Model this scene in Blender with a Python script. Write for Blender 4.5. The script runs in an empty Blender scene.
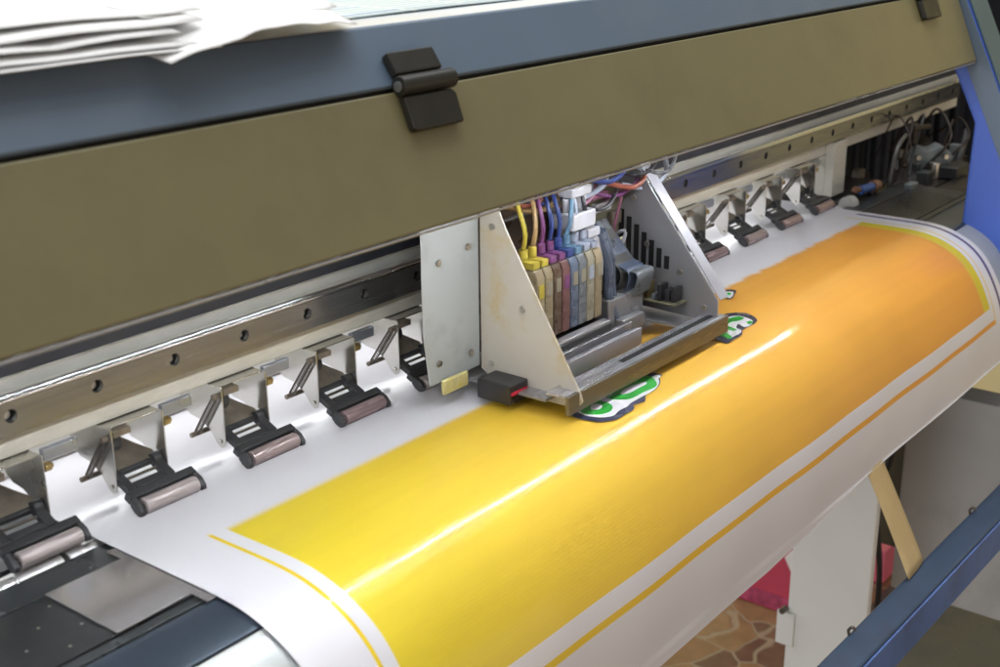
import bpy, bmesh, math, random
from mathutils import Vector, Matrix

random.seed(7)
S = bpy.context.scene
COL = S.collection
LIFT = 0.95            # the guide rail's first bolt hole stands 0.95 m above the floor

# ----------------------------------------------------------------------------- materials
def nt(name):
    m = bpy.data.materials.new(name); m.use_nodes = True
    t = m.node_tree
    return m, t, t.nodes['Principled BSDF']

def mat(name, col, rough=.5, metal=0., var=.12, scale=30, bump=0., bscale=200, rvar=.1, coat=0., stretch=None,
        emit=None, estr=0., trans=0., smudge=None, spec=None):
    """paint, plastic or metal with uneven colour, roughness and a little relief"""
    m, t, b = nt(name)
    N, L = t.nodes, t.links
    co = N.new('ShaderNodeTexCoord'); mp = N.new('ShaderNodeMapping')
    oi = N.new('ShaderNodeObjectInfo'); rn = N.new('ShaderNodeVectorMath'); rn.operation = 'MULTIPLY_ADD'
    L.new(oi.outputs['Random'], rn.inputs[0]); rn.inputs[1].default_value = (3.1, 2.3, 1.7); L.new(co.outputs['Object'], rn.inputs[2])
    L.new(rn.outputs['Vector'], mp.inputs['Vector'])
    if stretch: mp.inputs['Scale'].default_value = stretch
    n1 = N.new('ShaderNodeTexNoise'); n1.inputs['Scale'].default_value = scale; n1.inputs['Detail'].default_value = 6
    L.new(mp.outputs['Vector'], n1.inputs['Vector'])
    r = N.new('ShaderNodeMapRange'); r.inputs['From Min'].default_value = .3; r.inputs['From Max'].default_value = .7
    r.inputs['To Min'].default_value = 1 - var; r.inputs['To Max'].default_value = 1 + var
    L.new(n1.outputs['Fac'], r.inputs['Value'])
    mx = N.new('ShaderNodeMix'); mx.data_type = 'RGBA'; mx.blend_type = 'MULTIPLY'; mx.inputs['Factor'].default_value = 1
    mx.inputs['A'].default_value = (*col, 1)
    L.new(r.outputs['Result'], mx.inputs['B'])
    last = mx.outputs['Result']
    if smudge:                                   # (colour, scale, low, high): grime in patches
        n3 = N.new('ShaderNodeTexNoise'); n3.inputs['Scale'].default_value = smudge[1]; n3.inputs['Detail'].default_value = 8
        n3.inputs['Roughness'].default_value = .65
        L.new(rn.outputs['Vector'], n3.inputs['Vector'])
        r3 = N.new('ShaderNodeMapRange'); r3.inputs['From Min'].default_value = smudge[2]; r3.inputs['From Max'].default_value = smudge[3]
        L.new(n3.outputs['Fac'], r3.inputs['Value'])
        m3 = N.new('ShaderNodeMix'); m3.data_type = 'RGBA'
        L.new(r3.outputs['Result'], m3.inputs['Factor']); L.new(last, m3.inputs['A']); m3.inputs['B'].default_value = (*smudge[0], 1)
        last = m3.outputs['Result']
    L.new(last, b.inputs['Base Color'])
    r2 = N.new('ShaderNodeMapRange'); r2.inputs['From Min'].default_value = .3; r2.inputs['From Max'].default_value = .7
    r2.inputs['To Min'].default_value = max(.02, rough - rvar); r2.inputs['To Max'].default_value = min(1, rough + rvar)
    n2 = N.new('ShaderNodeTexNoise'); n2.inputs['Scale'].default_value = scale * .6; n2.inputs['Detail'].default_value = 8
    L.new(mp.outputs['Vector'], n2.inputs['Vector'])
    L.new(n2.outputs['Fac'], r2.inputs['Value']); L.new(r2.outputs['Result'], b.inputs['Roughness'])
    b.inputs['Metallic'].default_value = metal
    b.inputs['Coat Weight'].default_value = coat
    b.inputs['Transmission Weight'].default_value = trans
    if spec is not None: b.inputs['Specular IOR Level'].default_value = spec
    if bump:
        nb = N.new('ShaderNodeTexNoise'); nb.inputs['Scale'].default_value = bscale; nb.inputs['Detail'].default_value = 4
        L.new(mp.outputs['Vector'], nb.inputs['Vector'])
        bp = N.new('ShaderNodeBump'); bp.inputs['Strength'].default_value = bump; bp.inputs['Distance'].default_value = .001
        L.new(nb.outputs['Fac'], bp.inputs['Height']); L.new(bp.outputs['Normal'], b.inputs['Normal'])
    if emit:
        b.inputs['Emission Color'].default_value = (*emit, 1); b.inputs['Emission Strength'].default_value = estr
    return m

M = {}
M['tan']     = mat('bronze_tinted_acrylic', (.240, .217, .112), .38, 0, .08, 7, .03, 400, .1, smudge=((.178, .160, .084), 7, .42, .74))
M['tanedge'] = mat('panel_edge_aluminium', (.55, .55, .56), .35, .7, .1, 40)
M['cover']   = mat('grey_blue_paint', (.118, .168, .235), .42, 0, .06, 9, .06, 900, .08, smudge=((.145, .185, .235), 11, .5, .8))
M['covertop']= mat('glossy_white_top', (.80, .82, .82), .25, 0, .04, 8, .02, 300, .08)
M['hinge']   = mat('olive_black_plastic', (.021, .020, .014), .40, 0, .12, 60, .12, 1200, .1)
M['hingepin']= mat('hinge_pin_steel', (.35, .35, .33), .4, .8)
M['gap_shade']  = mat('gap_shade_black', (.012, .012, .014), .7, 0, .1, 60)
M['beam']    = mat('cream_anodised_beam', (.70, .675, .59), .42, 0, .06, 60, .05, 900, .08, stretch=(1, 8, 8), smudge=((.38, .35, .28), 22, .60, .85))
M['beamwhite']= mat('white_powder_coat', (.50, .50, .47), .5, 0, .06, 40, .03, 600, smudge=((.42, .38, .30), 26, .64, .8))
M['rail']    = mat('hardened_steel_rail', (.265, .27, .275), .22, .85, .10, 40, .03, 900, .07, stretch=(.4, 9, 9))
M['railtop'] = mat('polished_steel', (.62, .64, .68), .17, 1., .08, 40, 0, 1, .06, stretch=(.4, 9, 9))
M['bolt']    = mat('bolt_steel', (.55, .53, .48), .35, 1., .2, 90)
M['belt']    = mat('dark_blue_black_belt', (.028, .032, .045), .55, 0, .1, 60)
M['bracket'] = mat('zinc_plated_steel', (.74, .73, .69), .20, .92, .10, 26, .05, 160, .10, smudge=((.58, .54, .45), 30, .56, .82))
M['brass']   = mat('yellow_zinc_brass', (.48, .37, .17), .35, .9, .15, 80)
M['lever']   = mat('charcoal_glass_nylon', (.042, .043, .048), .45, 0, .12, 120, .15, 1500, .08)
M['tail']    = mat('worn_brown_steel', (.24, .205, .165), .5, .6, .25, 90, .1, 700)
M['rubber']  = mat('mauve_grey_rubber', (.46, .37, .37), .24, .35, .10, 60, .08, 900, .08, stretch=(.5, 6, 6))
M['spring']  = mat('dark_spring_steel', (.16, .145, .13), .35, .9, .2, 100)
M['rod']     = mat('bluish_steel_rod', (.42, .46, .54), .35, .75, .1, 40)
M['whiteback']= mat('cream_rear_guide', (.72, .71, .66), .55, 0, .05, 20)
M['platen']  = mat('black_anodised_platen', (.030, .032, .036), .34, .35, .2, 14, .05, 500, .12, smudge=((.075, .078, .082), 20, .45, .8))
M['strip']   = mat('satin_dark_strip', (.060, .068, .074), .3, .4, .12, 20, .03, 400, .08)
M['band']    = mat('blue_black_heater_band', (.050, .070, .100), .3, .35, .12, 10, .03, 400, .08)
M['apron']   = mat('grey_front_apron', (.50, .53, .53), .34, .25, .06, 12, .03, 500, .08)
M['grit']    = mat('bright_feed_roller', (.80, .80, .80), .3, .8, .06, 50, .25, 1800)
M['blue']    = mat('lit_blue_paint', (.075, .155, .60), .4, 0, .05, 14, .06, 900, .08)
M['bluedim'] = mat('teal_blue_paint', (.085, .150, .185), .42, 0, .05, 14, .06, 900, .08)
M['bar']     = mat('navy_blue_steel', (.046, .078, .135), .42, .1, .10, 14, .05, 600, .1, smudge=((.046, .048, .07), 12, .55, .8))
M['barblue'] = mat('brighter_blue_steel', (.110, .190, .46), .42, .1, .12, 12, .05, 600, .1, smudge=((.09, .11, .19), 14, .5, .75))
M['greyside']= mat('grey_side_steel', (.40, .405, .405), .48, .0, .08, 8, .04, 300, .1, smudge=((.27, .27, .27), 7, .5, .8))
M['whiteleg']= mat('off_white_leg_paint', (.78, .81, .79), .45, 0, .04, 8, .03, 300, .08, smudge=((.45, .46, .44), 16, .66, .85))
M['dark']    = mat('dark_interior', (.012, .013, .018), .7, 0, .3, 10)
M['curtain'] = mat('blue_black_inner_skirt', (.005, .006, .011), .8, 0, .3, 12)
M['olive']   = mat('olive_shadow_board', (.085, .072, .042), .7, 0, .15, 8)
M['pump']    = mat('pale_pump_plastic', (.20, .225, .23), .4, .1, .2, 50, .1, 300)
M['tubeblk'] = mat('black_tubing', (.02, .02, .022), .4)
M['tubegrey']= mat('grey_clear_tubing', (.09, .088, .085), .3)
M['copper']  = mat('brown_linkage_metal', (.045, .036, .032), .45, .6, .2, 50)
M['bluefit'] = mat('blue_fitting', (.02, .10, .38), .35)
M['redfit']  = mat('red_brown_fitting', (.22, .10, .06), .4)
M['guard']   = mat('brushed_thin_steel', (.60, .575, .585), .16, .72, .05, 30, .012, 300, .05)
M['tape']    = mat('beige_masking_tape', (.62, .47, .235), .6, 0, .06, 60, .35, 380, stretch=(1, 1, .2))
M['redbox']  = mat('raspberry_carton', (.52, .055, .105), .55, 0, .08, 20)
M['pinkbox'] = mat('pink_carton', (.75, .16, .24), .55, 0, .08, 20)
M['lilac']   = mat('lilac_print', (.40, .055, .125), .6, 0, .35, 60)
M['paperlbl']= mat('white_label_paper', (.8, .78, .76), .7)
M['mat']     = mat('grey_green_floor_patch', (.085, .087, .072), .28, 0, .25, 3.2, .04, 60, .1, smudge=((.040, .048, .068), 2.6, .50, .62))
M['wall']    = mat('pale_yellow_wall', (.80, .69, .36), .8, 0, .04, 4, .05, 100)
M['wallwhite']= mat('off_white_wall', (.6, .6, .58), .8, 0, .05, 4, .05, 100)
M['led']     = mat('led_emitter', (1, 1, 1), .5, emit=(.92, .96, 1.), estr=225.)
M['ledpcb']  = mat('led_tape', (.7, .7, .68), .5)
# carriage
M['cwhite']  = mat('grey_white_sheet_metal', (.47, .51, .53), .42, .15, .05, 12, .03, 300, .08, smudge=((.36, .37, .40), 20, .54, .8))
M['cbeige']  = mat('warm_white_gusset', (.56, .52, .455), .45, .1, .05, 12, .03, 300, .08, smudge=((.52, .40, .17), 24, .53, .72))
M['cgrey']   = mat('brushed_grey_plate', (.40, .40, .42), .34, .6, .10, 14, .015, 200, .08)
M['clav']    = mat('pale_lavender_flange', (.42, .42, .47), .4, .2, .05, 20)
M['csilver'] = mat('lilac_silver_aluminium', (.60, .59, .64), .3, .7, .06, 20, .01, 300, .08, stretch=(.3, 8, 8))
M['cgold']   = mat('dull_gold_edge', (.25, .235, .20), .32, .8, .06, 20, .01, 300, .08, stretch=(.3, 8, 8))
M['cblack']  = mat('black_head_housing', (.022, .022, .025), .35, 0, .2, 60, .05, 500)
M['cslot']   = mat('black_slot', (.01, .01, .011), .5)
M['pcb']     = mat('olive_circuit_board', (.16, .15, .10), .45, 0, .3, 60, .1, 300)
M['label']   = mat('cream_colour_strip', (.75, .66, .45), .5)
M['redtag']  = mat('red_tag', (.75, .03, .07), .4)
M['padyellow']   = mat('mottled_yellow_foam', (.66, .60, .30), .8, 0, .25, 90, .4, 500, smudge=((.62, .50, .10), 60, .45, .7))
M['wire']    = mat('white_connector_plastic', (.55, .56, .62), .35)
for nm, c in dict(dtan=(.27, .22, .14), dbrown=(.10, .065, .045), dred=(.15, .07, .065), dgrey=(.14, .155, .175), dblue=(.095, .12, .18), dpale=(.27, .25, .19),
                  cy=(.50, .41, .06), cm=(.17, .055, .17), cb=(.035, .06, .22), cc=(.13, .24, .36), cl=(.34, .38, .48), ck=(.03, .03, .04), cr=(.30, .09, .06), cp=(.34, .14, .22), co=(.38, .25, .12)).items():
    M[nm] = mat('ink_part_' + nm, c, .32, 0, .12, 80, .04, 400)
M['ink_navy']  = mat('navy_print', (.030, .034, .075), .3, var=.05)
M['ink_white'] = mat('white_print', (.80, .80, .84), .3, var=.03)
M['ink_green'] = mat('green_print', (.035, .40, .055), .3, var=.08)

# ----------------------------------------------------------------------------- geometry helpers (all in rail coordinates)
def BM(): return bmesh.new()

def box(bm, x0, x1, y0, y1, z0, z1, mtx=None):
    vs = [bm.verts.new((x, y, z)) for x in (x0, x1) for y in (y0, y1) for z in (z0, z1)]
    for q in ((0, 1, 3, 2), (4, 6, 7, 5), (0, 4, 5, 1), (2, 3, 7, 6), (0, 2, 6, 4), (1, 5, 7, 3)):
        bm.faces.new([vs[i] for i in q])
    if mtx is not None: bmesh.ops.transform(bm, matrix=mtx, verts=vs)
    return vs

def prism_x(bm, yz, x0, x1):
    """a profile in y, z drawn out along x"""
    a = [bm.verts.new((x0, y, z)) for y, z in yz]; b = [bm.verts.new((x1, y, z)) for y, z in yz]
    n = len(yz)
    bm.faces.new(a); bm.faces.new(list(reversed(b)))
    for i in range(n):
        bm.faces.new((a[i], b[i], b[(i + 1) % n], a[(i + 1) % n]))
    return a + b

def prism_axis(bm, pts, axis_a, axis_b, axis_n, o, depth):
    """polygon (a, b) in the frame o + a*axis_a + b*axis_b, given a thickness along axis_n"""
    o, A, B, Nn = Vector(o), Vector(axis_a), Vector(axis_b), Vector(axis_n)
    p = [bm.verts.new(o + A * a + B * b) for a, b in pts]; q = [bm.verts.new(v.co + Nn * depth) for v in p]
    n = len(p)
    bm.faces.new(p); bm.faces.new(list(reversed(q)))
    for i in range(n):
        bm.faces.new((p[i], q[i], q[(i + 1) % n], p[(i + 1) % n]))
    return p + q

def cyl(bm, p0, p1, r, seg=20, r1=None):
    p0, p1 = Vector(p0), Vector(p1); d = p1 - p0
    q = d.to_track_quat('Z', 'Y').to_matrix().to_4x4()
    g = bmesh.ops.create_cone(bm, cap_ends=True, segments=seg, radius1=r, radius2=r if r1 is None else r1, depth=d.length)
    bmesh.ops.transform(bm, matrix=Matrix.Translation((p0 + p1) / 2) @ q, verts=g['verts'])
    return g['verts']

def smooth_path(pts, n=8):
    pts = [Vector(p) for p in pts]
    ext = [pts[0] * 2 - pts[1]] + pts + [pts[-1] * 2 - pts[-2]]
    out = []
    for i in range(1, len(ext) - 2):
        a, b, c, d = ext[i - 1:i + 3]
        for k in range(n):
            t = k / n
            out.append(.5 * ((2 * b) + (c - a) * t + (2 * a - 5 * b + 4 * c - d) * t * t + (3 * b - a - 3 * c + d) * t ** 3))
    out.append(pts[-1])
    return out

def tube(bm, pts, r, seg=8, n=8):
    path = smooth_path(pts, n)
    rings = []
    up = Vector((.13, .21, .97))
    for i, p in enumerate(path):
        t = (path[min(i + 1, len(path) - 1)] - path[max(i - 1, 0)]).normalized()
        s = t.cross(up).normalized(); u = s.cross(t)
        rings.append([bm.verts.new(p + (s * math.cos(2 * math.pi * k / seg) + u * math.sin(2 * math.pi * k / seg)) * r) for k in range(seg)])
    for a, b in zip(rings, rings[1:]):
        for k in range(seg):
            bm.faces.new((a[k], a[(k + 1) % seg], b[(k + 1) % seg], b[k]))
    bm.faces.new(list(reversed(rings[0]))); bm.faces.new(rings[-1])

def link(o, parent):
    COL.objects.link(o)
    if parent is not None: o.parent = parent
    return o

def origin_of(o):
    v = Vector((0, 0, 0))
    while o is not None:
        v += o.location; o = o.parent
    return v - Vector((0, 0, LIFT))

def obj(name, bm, material, parent=None, bevel=0., seg=2, angle=40, smooth=True):
    """link the bmesh (drawn in rail coordinates) as one object; top-level meshes get their own base as origin"""
    bmesh.ops.recalc_face_normals(bm, faces=bm.faces[:])
    me = bpy.data.meshes.new(name)
    if parent is None:
        xs = [v.co for v in bm.verts]
        o0 = Vector(((min(v.x for v in xs) + max(v.x for v in xs)) / 2, (min(v.y for v in xs) + max(v.y for v in xs)) / 2, min(v.z for v in xs)))
    else:
        o0 = origin_of(parent)
    bmesh.ops.translate(bm, vec=-o0, verts=bm.verts[:])
    bm.to_mesh(me); bm.free()
    for mm in (material if isinstance(material, (list, tuple)) else [material]):
        me.materials.append(M[mm] if isinstance(mm, str) else mm)
    if smooth:
        for p in me.polygons: p.use_smooth = True
        me.set_sharp_from_angle(angle=math.radians(angle))
    o = bpy.data.objects.new(name, me)
    link(o, parent)
    if parent is None: o.location = o0 + Vector((0, 0, LIFT))
    if bevel:
        md = o.modifiers.new('edge', 'BEVEL'); md.width = bevel; md.segments = seg; md.limit_method = 'ANGLE'; md.angle_limit = math.radians(angle)
        md.harden_normals = True
    return o

def tag(o, label=None, cat=None, group=None, kind=None):
    if label: o['label'] = label
    if cat: o['category'] = cat
    if group: o['group'] = group
    if kind: o['kind'] = kind
    return o

def empty(name, loc, parent=None):
    o = bpy.data.objects.new(name, None); o.empty_display_size = .05
    link(o, parent)
    if parent is None: o.location = Vector(loc) + Vector((0, 0, LIFT))
    else: o.location = Vector(loc) - origin_of(parent)
    return o

def copy_tree(o, parent, shift):
    c = o.copy(); COL.objects.link(c); c.parent = parent
    c.location = o.location + Vector(shift)
    for ch in list(o.children):
        copy_tree(ch, c, (0, 0, 0))
    return c

def lerp(a, b, t): return a + (b - a) * t

# ----------------------------------------------------------------------------- the path the vinyl takes over the front of the machine
KEY = [(.30, -.085), (.09, -.085), (-.06, -.085), (-.10, -.085), (-.13, -.085), (-.15, -.0858), (-.167, -.0885), (-.187, -.0958), (-.204, -.1058), (-.2178, -.1205),
       (-.2300, -.1410), (-.2385, -.1600), (-.2445, -.1800), (-.2485, -.2050), (-.2500, -.2300)]
PATH = [(p.y, p.z) for p in smooth_path([(0, y, z) for y, z in KEY], 6)]
def relax(path, step=.002, rounds=60):
    out = [path[0]]; acc = 0.
    for (a, b), (c, d) in zip(path, path[1:]):
        l = math.hypot(c - a, d - b); t = step - acc
        while t <= l:
            out.append((lerp(a, c, t / l), lerp(b, d, t / l))); t += step
        acc = l - (t - step)
    if math.hypot(out[-1][0] - path[-1][0], out[-1][1] - path[-1][1]) > 1e-4: out.append(path[-1])
    for _ in range(rounds):
        out = [out[0]] + [tuple(.25 * p[i] + .5 * q[i] + .25 * r[i] for i in (0, 1)) for p, q, r in zip(out, out[1:], out[2:])] + [out[-1]]
    flat_ = [p for i, p in enumerate(out) if p[0] < -.10 or i % 12 == 0]
    return flat_
PATH = relax(PATH)
ARC = [0.]
for (a, b), (c, d) in zip(PATH, PATH[1:]): ARC.append(ARC[-1] + math.hypot(c - a, d - b))
def arc_at_y(y):
    for i in range(len(PATH) - 1):
        if PATH[i + 1][0] <= y <= PATH[i][0]:
            t = (PATH[i][0] - y) / (PATH[i][0] - PATH[i + 1][0]); return lerp(ARC[i], ARC[i + 1], t)
def arc_at_z(z):
    for i in range(len(PATH) - 1):
        if PATH[i + 1][1] <= z < PATH[i][1]:
            t = (PATH[i][1] - z) / (PATH[i][1] - PATH[i + 1][1]); return lerp(ARC[i], ARC[i + 1], t)
def z_at_y(y):
    for i in range(len(PATH) - 1):
        if PATH[i + 1][0] <= y <= PATH[i][0]:
            t = (PATH[i][0] - y) / (PATH[i][0] - PATH[i + 1][0]); return lerp(PATH[i][1], PATH[i + 1][1], t)
def offset_path(d, pts):
    out = []
    for i, p in enumerate(pts):
        a, b = pts[max(i - 1, 0)], pts[min(i + 1, len(pts) - 1)]
        ty, tz = b[0] - a[0], b[1] - a[1]; l = math.hypot(ty, tz)
        out.append((p[0] - tz / l * d, p[1] + ty / l * d))     # towards the inside of the machine
    return out

# ----------------------------------------------------------------------------- the printer
P = empty('wide_format_printer', (.55, 0, -.95))
tag(P, 'blue and bronze wide format inkjet printer with its tinted front cover lowered', 'printer')

X0, X1 = -.55, 1.146
# tinted front cover, leaning back
Bv, Tv = Vector((0, -.165, .099)), Vector((0, -.1325, .1762))
up = (Tv - Bv).normalized(); nr = Vector((0, -up.z, up.y))          # up the panel, and out towards the front
bm = BM(); L_ = (Tv - Bv).length
prism_axis(bm, [(X0, 0), (X1, 0), (X1, L_), (X0, L_)], (1, 0, 0), up, -nr, Bv, .005)
front = obj('front_cover', bm, 'tan', P, .0016, 3)
tag(front, 'dull bronze tinted acrylic cover panel')
bm = BM(); prism_axis(bm, [(X0, -.0020), (X1 - .004, -.0020), (X1 - .004, -.0006), (X0, -.0006)], (1, 0, 0), up, -nr, Bv - nr * .0006, .0044)
obj('edge_trim', bm, 'tanedge', front, .0008)
# the blue front strip and white top of the hood
Ca, Cb = Vector((0, -.1310, .1795)), Vector((0, -.108, .2119))
upc = (Cb - Ca).normalized(); nrc = Vector((0, -upc.z, upc.y))
bm = BM()
prism_x(bm, [(Ca.y, Ca.z), (Cb.y, Cb.z), (-.1035, .2121), (-.1035, .2091), (-.1058, .2091), (-.1285, .1772)], X0, 1.149)
hood = obj('hood_front', bm, 'cover', P, .0016, 3)
bm = BM(); box(bm, X0, 1.149, -.1033, .62, .2088, .2124)
obj('hood_top', bm, 'covertop', P, .0008)
bm = BM(); prism_x(bm, [(-.1265, .172), (-.1265, .183), (-.119, .183), (-.119, .172)], X0, 1.140); obj('gap_shade', bm, 'gap_shade', P)  # black strip paints the shadow in the gap between hood and cover
bm = BM(); box(bm, X0, 1.6, .60, .606, -.02, .208); obj('rear_light_block', bm, 'dark', P)  # unseen dark panel added to block stray light from behind

# hinges between hood and cover
def hinge(x):
    h = empty('hinge', (x, -.135, .17), front)
    w = .0465
    bm = BM()
    prism_axis(bm, [(x, .001), (x + w - .003, .001), (x + w, .004), (x + w - .001, .0225), (x + .002, .0225), (x, .021)], (1, 0, 0), -up, nr, Tv - up * .004 + nr * .0005, .006)
    obj('lower_leaf', bm, 'hinge', h, .0014, 3)
    bm = BM()
    prism_axis(bm, [(x + .001, .004), (x + w - .004, .004), (x + w - .004, .0190), (x + .001, .0190)], (1, 0, 0), upc, nrc, Ca + nrc * .0005, .0065)
    obj('upper_leaf', bm, 'hinge', h, .0014, 3)
    c = (Tv + Ca) / 2 + nr * .0045
    bm = BM(); cyl(bm, (x - .0005, c.y, c.z), (x + w + .002, c.y, c.z), .0062, 24)
    k = obj('knuckle', bm, 'hinge', h, .0012, 3)
    bm = BM(); cyl(bm, (x - .0016, c.y, c.z), (x + .002, c.y, c.z), .0032, 16)
    obj('pin', bm, 'hingepin', k)
    return h
h0 = hinge(.197)
copy_tree(h0, front, (.8225, 0, 0))

# carriage beam and linear rail with counterbored bolt holes
bm = BM(); box(bm, X0, 1.62, .0125, .090, -.031, .0190)
beam = obj('carriage_beam', bm, 'beam', P, .0012, 2)
bm = BM(); box(bm, X0, 1.62, .0130, .020, .0193, .0330)
obj('drive_belt', bm, 'belt', P, .0006)
bm = BM(); box(bm, X0, 1.62, .0115, .0124, .0112, .0186); obj('scale_strip', bm, 'beamwhite', beam)

def rail():
    bm = BM(); pitch = .06; zl, zh = -.0120, .0088
    k0, k1 = -8, 26
    for k in range(k0, k1 + 1):
        cx_ = k * pitch; xa, xb = cx_ - pitch / 2, cx_ + pitch / 2
        angs = sorted(set([2 * math.pi * i / 24 for i in range(24)] + [math.atan2(z, x) % (2 * math.pi) for x in (xa - cx_, xb - cx_) for z in (zl, zh)]))
        R_ = .0042; hole = []; rim = []; bot = []
        for a in angs:
            c, s = math.cos(a), math.sin(a)
            tx = (xb - cx_) / abs(c) if abs(c) > 1e-9 else 1e9
            tz = (zh / s if s > 0 else zl / s) if abs(s) > 1e-9 else 1e9
            t = min(tx, tz)
            rim.append(bm.verts.new((cx_ + c * t, 0, s * t))); hole.append(bm.verts.new((cx_ + c * R_, 0, s * R_))); bot.append(bm.verts.new((cx_ + c * R_, .0085, s * R_)))
        n = len(angs)
        for i in range(n):
            j = (i + 1) % n
            bm.faces.new((rim[i], rim[j], hole[j], hole[i])); bm.faces.new((hole[i], hole[j], bot[j], bot[i]))
        bm.faces.new(bot)
    bmesh.ops.remove_doubles(bm, verts=bm.verts[:], dist=1e-5)
    xa, xb = (k0 - .5) * pitch, (k1 + .5) * pitch
    for q in ([(xa, 0, zl), (xb, 0, zl), (xb, .0121, zl), (xa, .0121, zl)],
              [(xb, 0, zl), (xb, 0, zh), (xb, .0121, zh), (xb, .0121, zl)]):
        bm.faces.new([bm.verts.new(p) for p in q])
    return bm
r_ = obj('guide_rail', rail(), 'rail', P, 0, smooth=True)
bm = BM()
arc_ = lambda yc, zc, r: [(yc - r * math.cos(math.pi * i / 10), zc + r * math.sin(math.pi * i / 10)) for i in range(11)]
prism_x(bm, [(.0002, .0089)] + arc_(.0016, .0098, .0013) + [(.0034, .0096), (.0050, .0096)] + arc_(.0068, .0100, .0014) + [(.0086, .0098), (.0114, .0098), (.0114, .0089)], -.5, 1.59)
obj('rail_crown', bm, 'railtop', r_, .0004, 2)
for k in range(-2, 26):
    bm = BM(); cyl(bm, (k * .06, .0084, -.0005), (k * .06, .0050, -.0005), .0030, 6)
    obj('bolt', bm, 'bolt', r_, .0003)

# pinch rollers under the beam
def pinch():
    x = .1556
    e = empty('pinch_roller', (x, .01, -.06), P)
    side = [(-.0004, -.0312), (-.0008, -.070), (.0006, -.0755), (.0042, -.0772), (.0085, -.0745), (.0155, -.0655), (.0250, -.0605), (.0360, -.0590), (.0430, -.0540), (.0455, -.0460), (.0455, -.0312)]
    bm = BM(); prism_x(bm, side, x, x + .0012); prism_x(bm, side, x + .0402, x + .0414)
    box(bm, x + .0012, x + .0402, .003, .0455, -.0324, -.0313)
    cyl(bm, (x - .0012, .0043, -.0722), (x, .0043, -.0722), .0016, 12)
    obj('bracket', bm, 'bracket', e, .0004, 2)
    bm = BM(); box(bm, x + .0016, x + .0150, -.0012, .009, -.0376, -.0330); box(bm, x + .0016, x + .013, .0075, .0088, -.0440, -.0376)
    obj('stop_tab', bm, 'tail', e, .0005)
    bm = BM(); cyl(bm, (x + .0022, .0125, -.0455), (x + .0125, .0125, -.0455), .0066, 20); cyl(bm, (x + .0125, .0125, -.0455), (x + .0142, .0125, -.0455), .004, 16)
    obj('cam_knob', bm, 'lever', e, .0008)
    bm = BM(); cyl(bm, (x + .0415, .0015, -.0400), (x + .0462, .0015, -.0400), .0034, 6); cyl(bm, (x + .0462, .0015, -.0400), (x + .0480, .0015, -.0400), .0018, 10)
    obj('nut', bm, 'brass', e, .0003)
    # lever, drawn flat (s forward, t up) and tipped about its pivot
    piv = Vector((0, .0065, -.0665)); ang = math.radians(25)
    T = Matrix.Translation(piv) @ Matrix.Rotation(math.pi + ang, 4, 'X') @ Matrix.Diagonal((1, 1, -1, 1))
    def lb(bm, x0, x1, s0, s1, t0, t1): box(bm, x + x0, x + x1, s0, s1, t0, t1, T)
    bm = BM()
    lb(bm, .0022, .0085, -.002, .0175, -.0026, .0026); lb(bm, .0325, .0394, -.002, .0175, -.0026, .0026)
    lb(bm, .0086, .0324, -.002, .0012, -.0022, .0022); lb(bm, .0086, .0324, .0115, .0176, -.0026, .0024); lb(bm, .0031, .0477, .0241, .0275, -.0050, -.0034)
    lb(bm, -.0012, .0520, .0177, .0240, -.0030, .0026)
    for xa, xb in ((-.0012, .0030), (.0478, .0520)):
        v = prism_x(bm, [(.0241, -.0034), (.0241, .0026), (.0300, .0026), (.0352, .0002), (.0366, -.0028), (.0340, -.0052), (.0290, -.0052)], x + xa, x + xb)
        bmesh.ops.transform(bm, matrix=T, verts=v)
    v = cyl(bm, (x + .0330, .0, .0012), (x + .0396, .0, .0012), .0044, 16); bmesh.ops.transform(bm, matrix=T, verts=v)
    obj('lever', bm, 'lever', e, .0008, 2)
    bm = BM(); v = cyl(bm, (x + .0086, .0066, .0006), (x + .0324, .0066, .0006), .0011, 10); bmesh.ops.transform(bm, matrix=T, verts=v)
    v = cyl(bm, (x + .0030, .0302, -.0014), (x + .0055, .0302, -.0014), .0024, 12); bmesh.ops.transform(bm, matrix=T, verts=v)
    obj('lever_pin', bm, 'spring', e)
    bm = BM(); v = cyl(bm, (x + .0046, .0302, -.0014), (x + .0468, .0302, -.0014), .0056, 28); bmesh.ops.transform(bm, matrix=T, verts=v)
    obj('rubber_roller', bm, 'rubber', e, .0006, 2)
    bm = BM()
    prism_axis(bm, [(x + .0030, 0), (x + .0385, 0), (x + .0385, .006), (x + .030, .016), (x + .024, .024), (x + .010, .026), (x + .003, .020)], (1, 0, 0), (0, .80, .60), (0, -.60, .80), (0, .0075, -.0655), .0012)
    obj('lever_tail', bm, 'tail', e, .0003)
    # tension spring on the outer side with its anchor pin
    bm = BM(); a, b = Vector((x - .0028, .0040, -.0385)), Vector((x - .0028, .0262, -.0700))
    d = (b - a); side_ = Vector((0, -d.z, d.y)).normalized()
    for s in (-1, 1): tube(bm, [a + side_ * s * .0017, a + d * .5 + side_ * s * .0019, b + side_ * s * .0017], .00075, 6, 4)
    for k in range(17):
        c = a + d * (k + .5) / 17
        cyl(bm, c - side_ * .0023 + d * .004, c + side_ * .0023 - d * .004, .0005, 6)
    obj('spring', bm, 'spring', e)
    bm = BM(); cyl(bm, (x - .0080, .0262, -.0705), (x + .016, .0262, -.0705), .0019, 12)
    obj('anchor_pin', bm, 'tail', e, .0003)
    bm = BM(); cyl(bm, (x - .0045, .0040, -.0380), (x - .0001, .0040, -.0380), .0022, 12)
    obj('anchor_pin', bm, 'tail', e, .0003)
    return e
p0 = pinch()
PITCH = .0900
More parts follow.
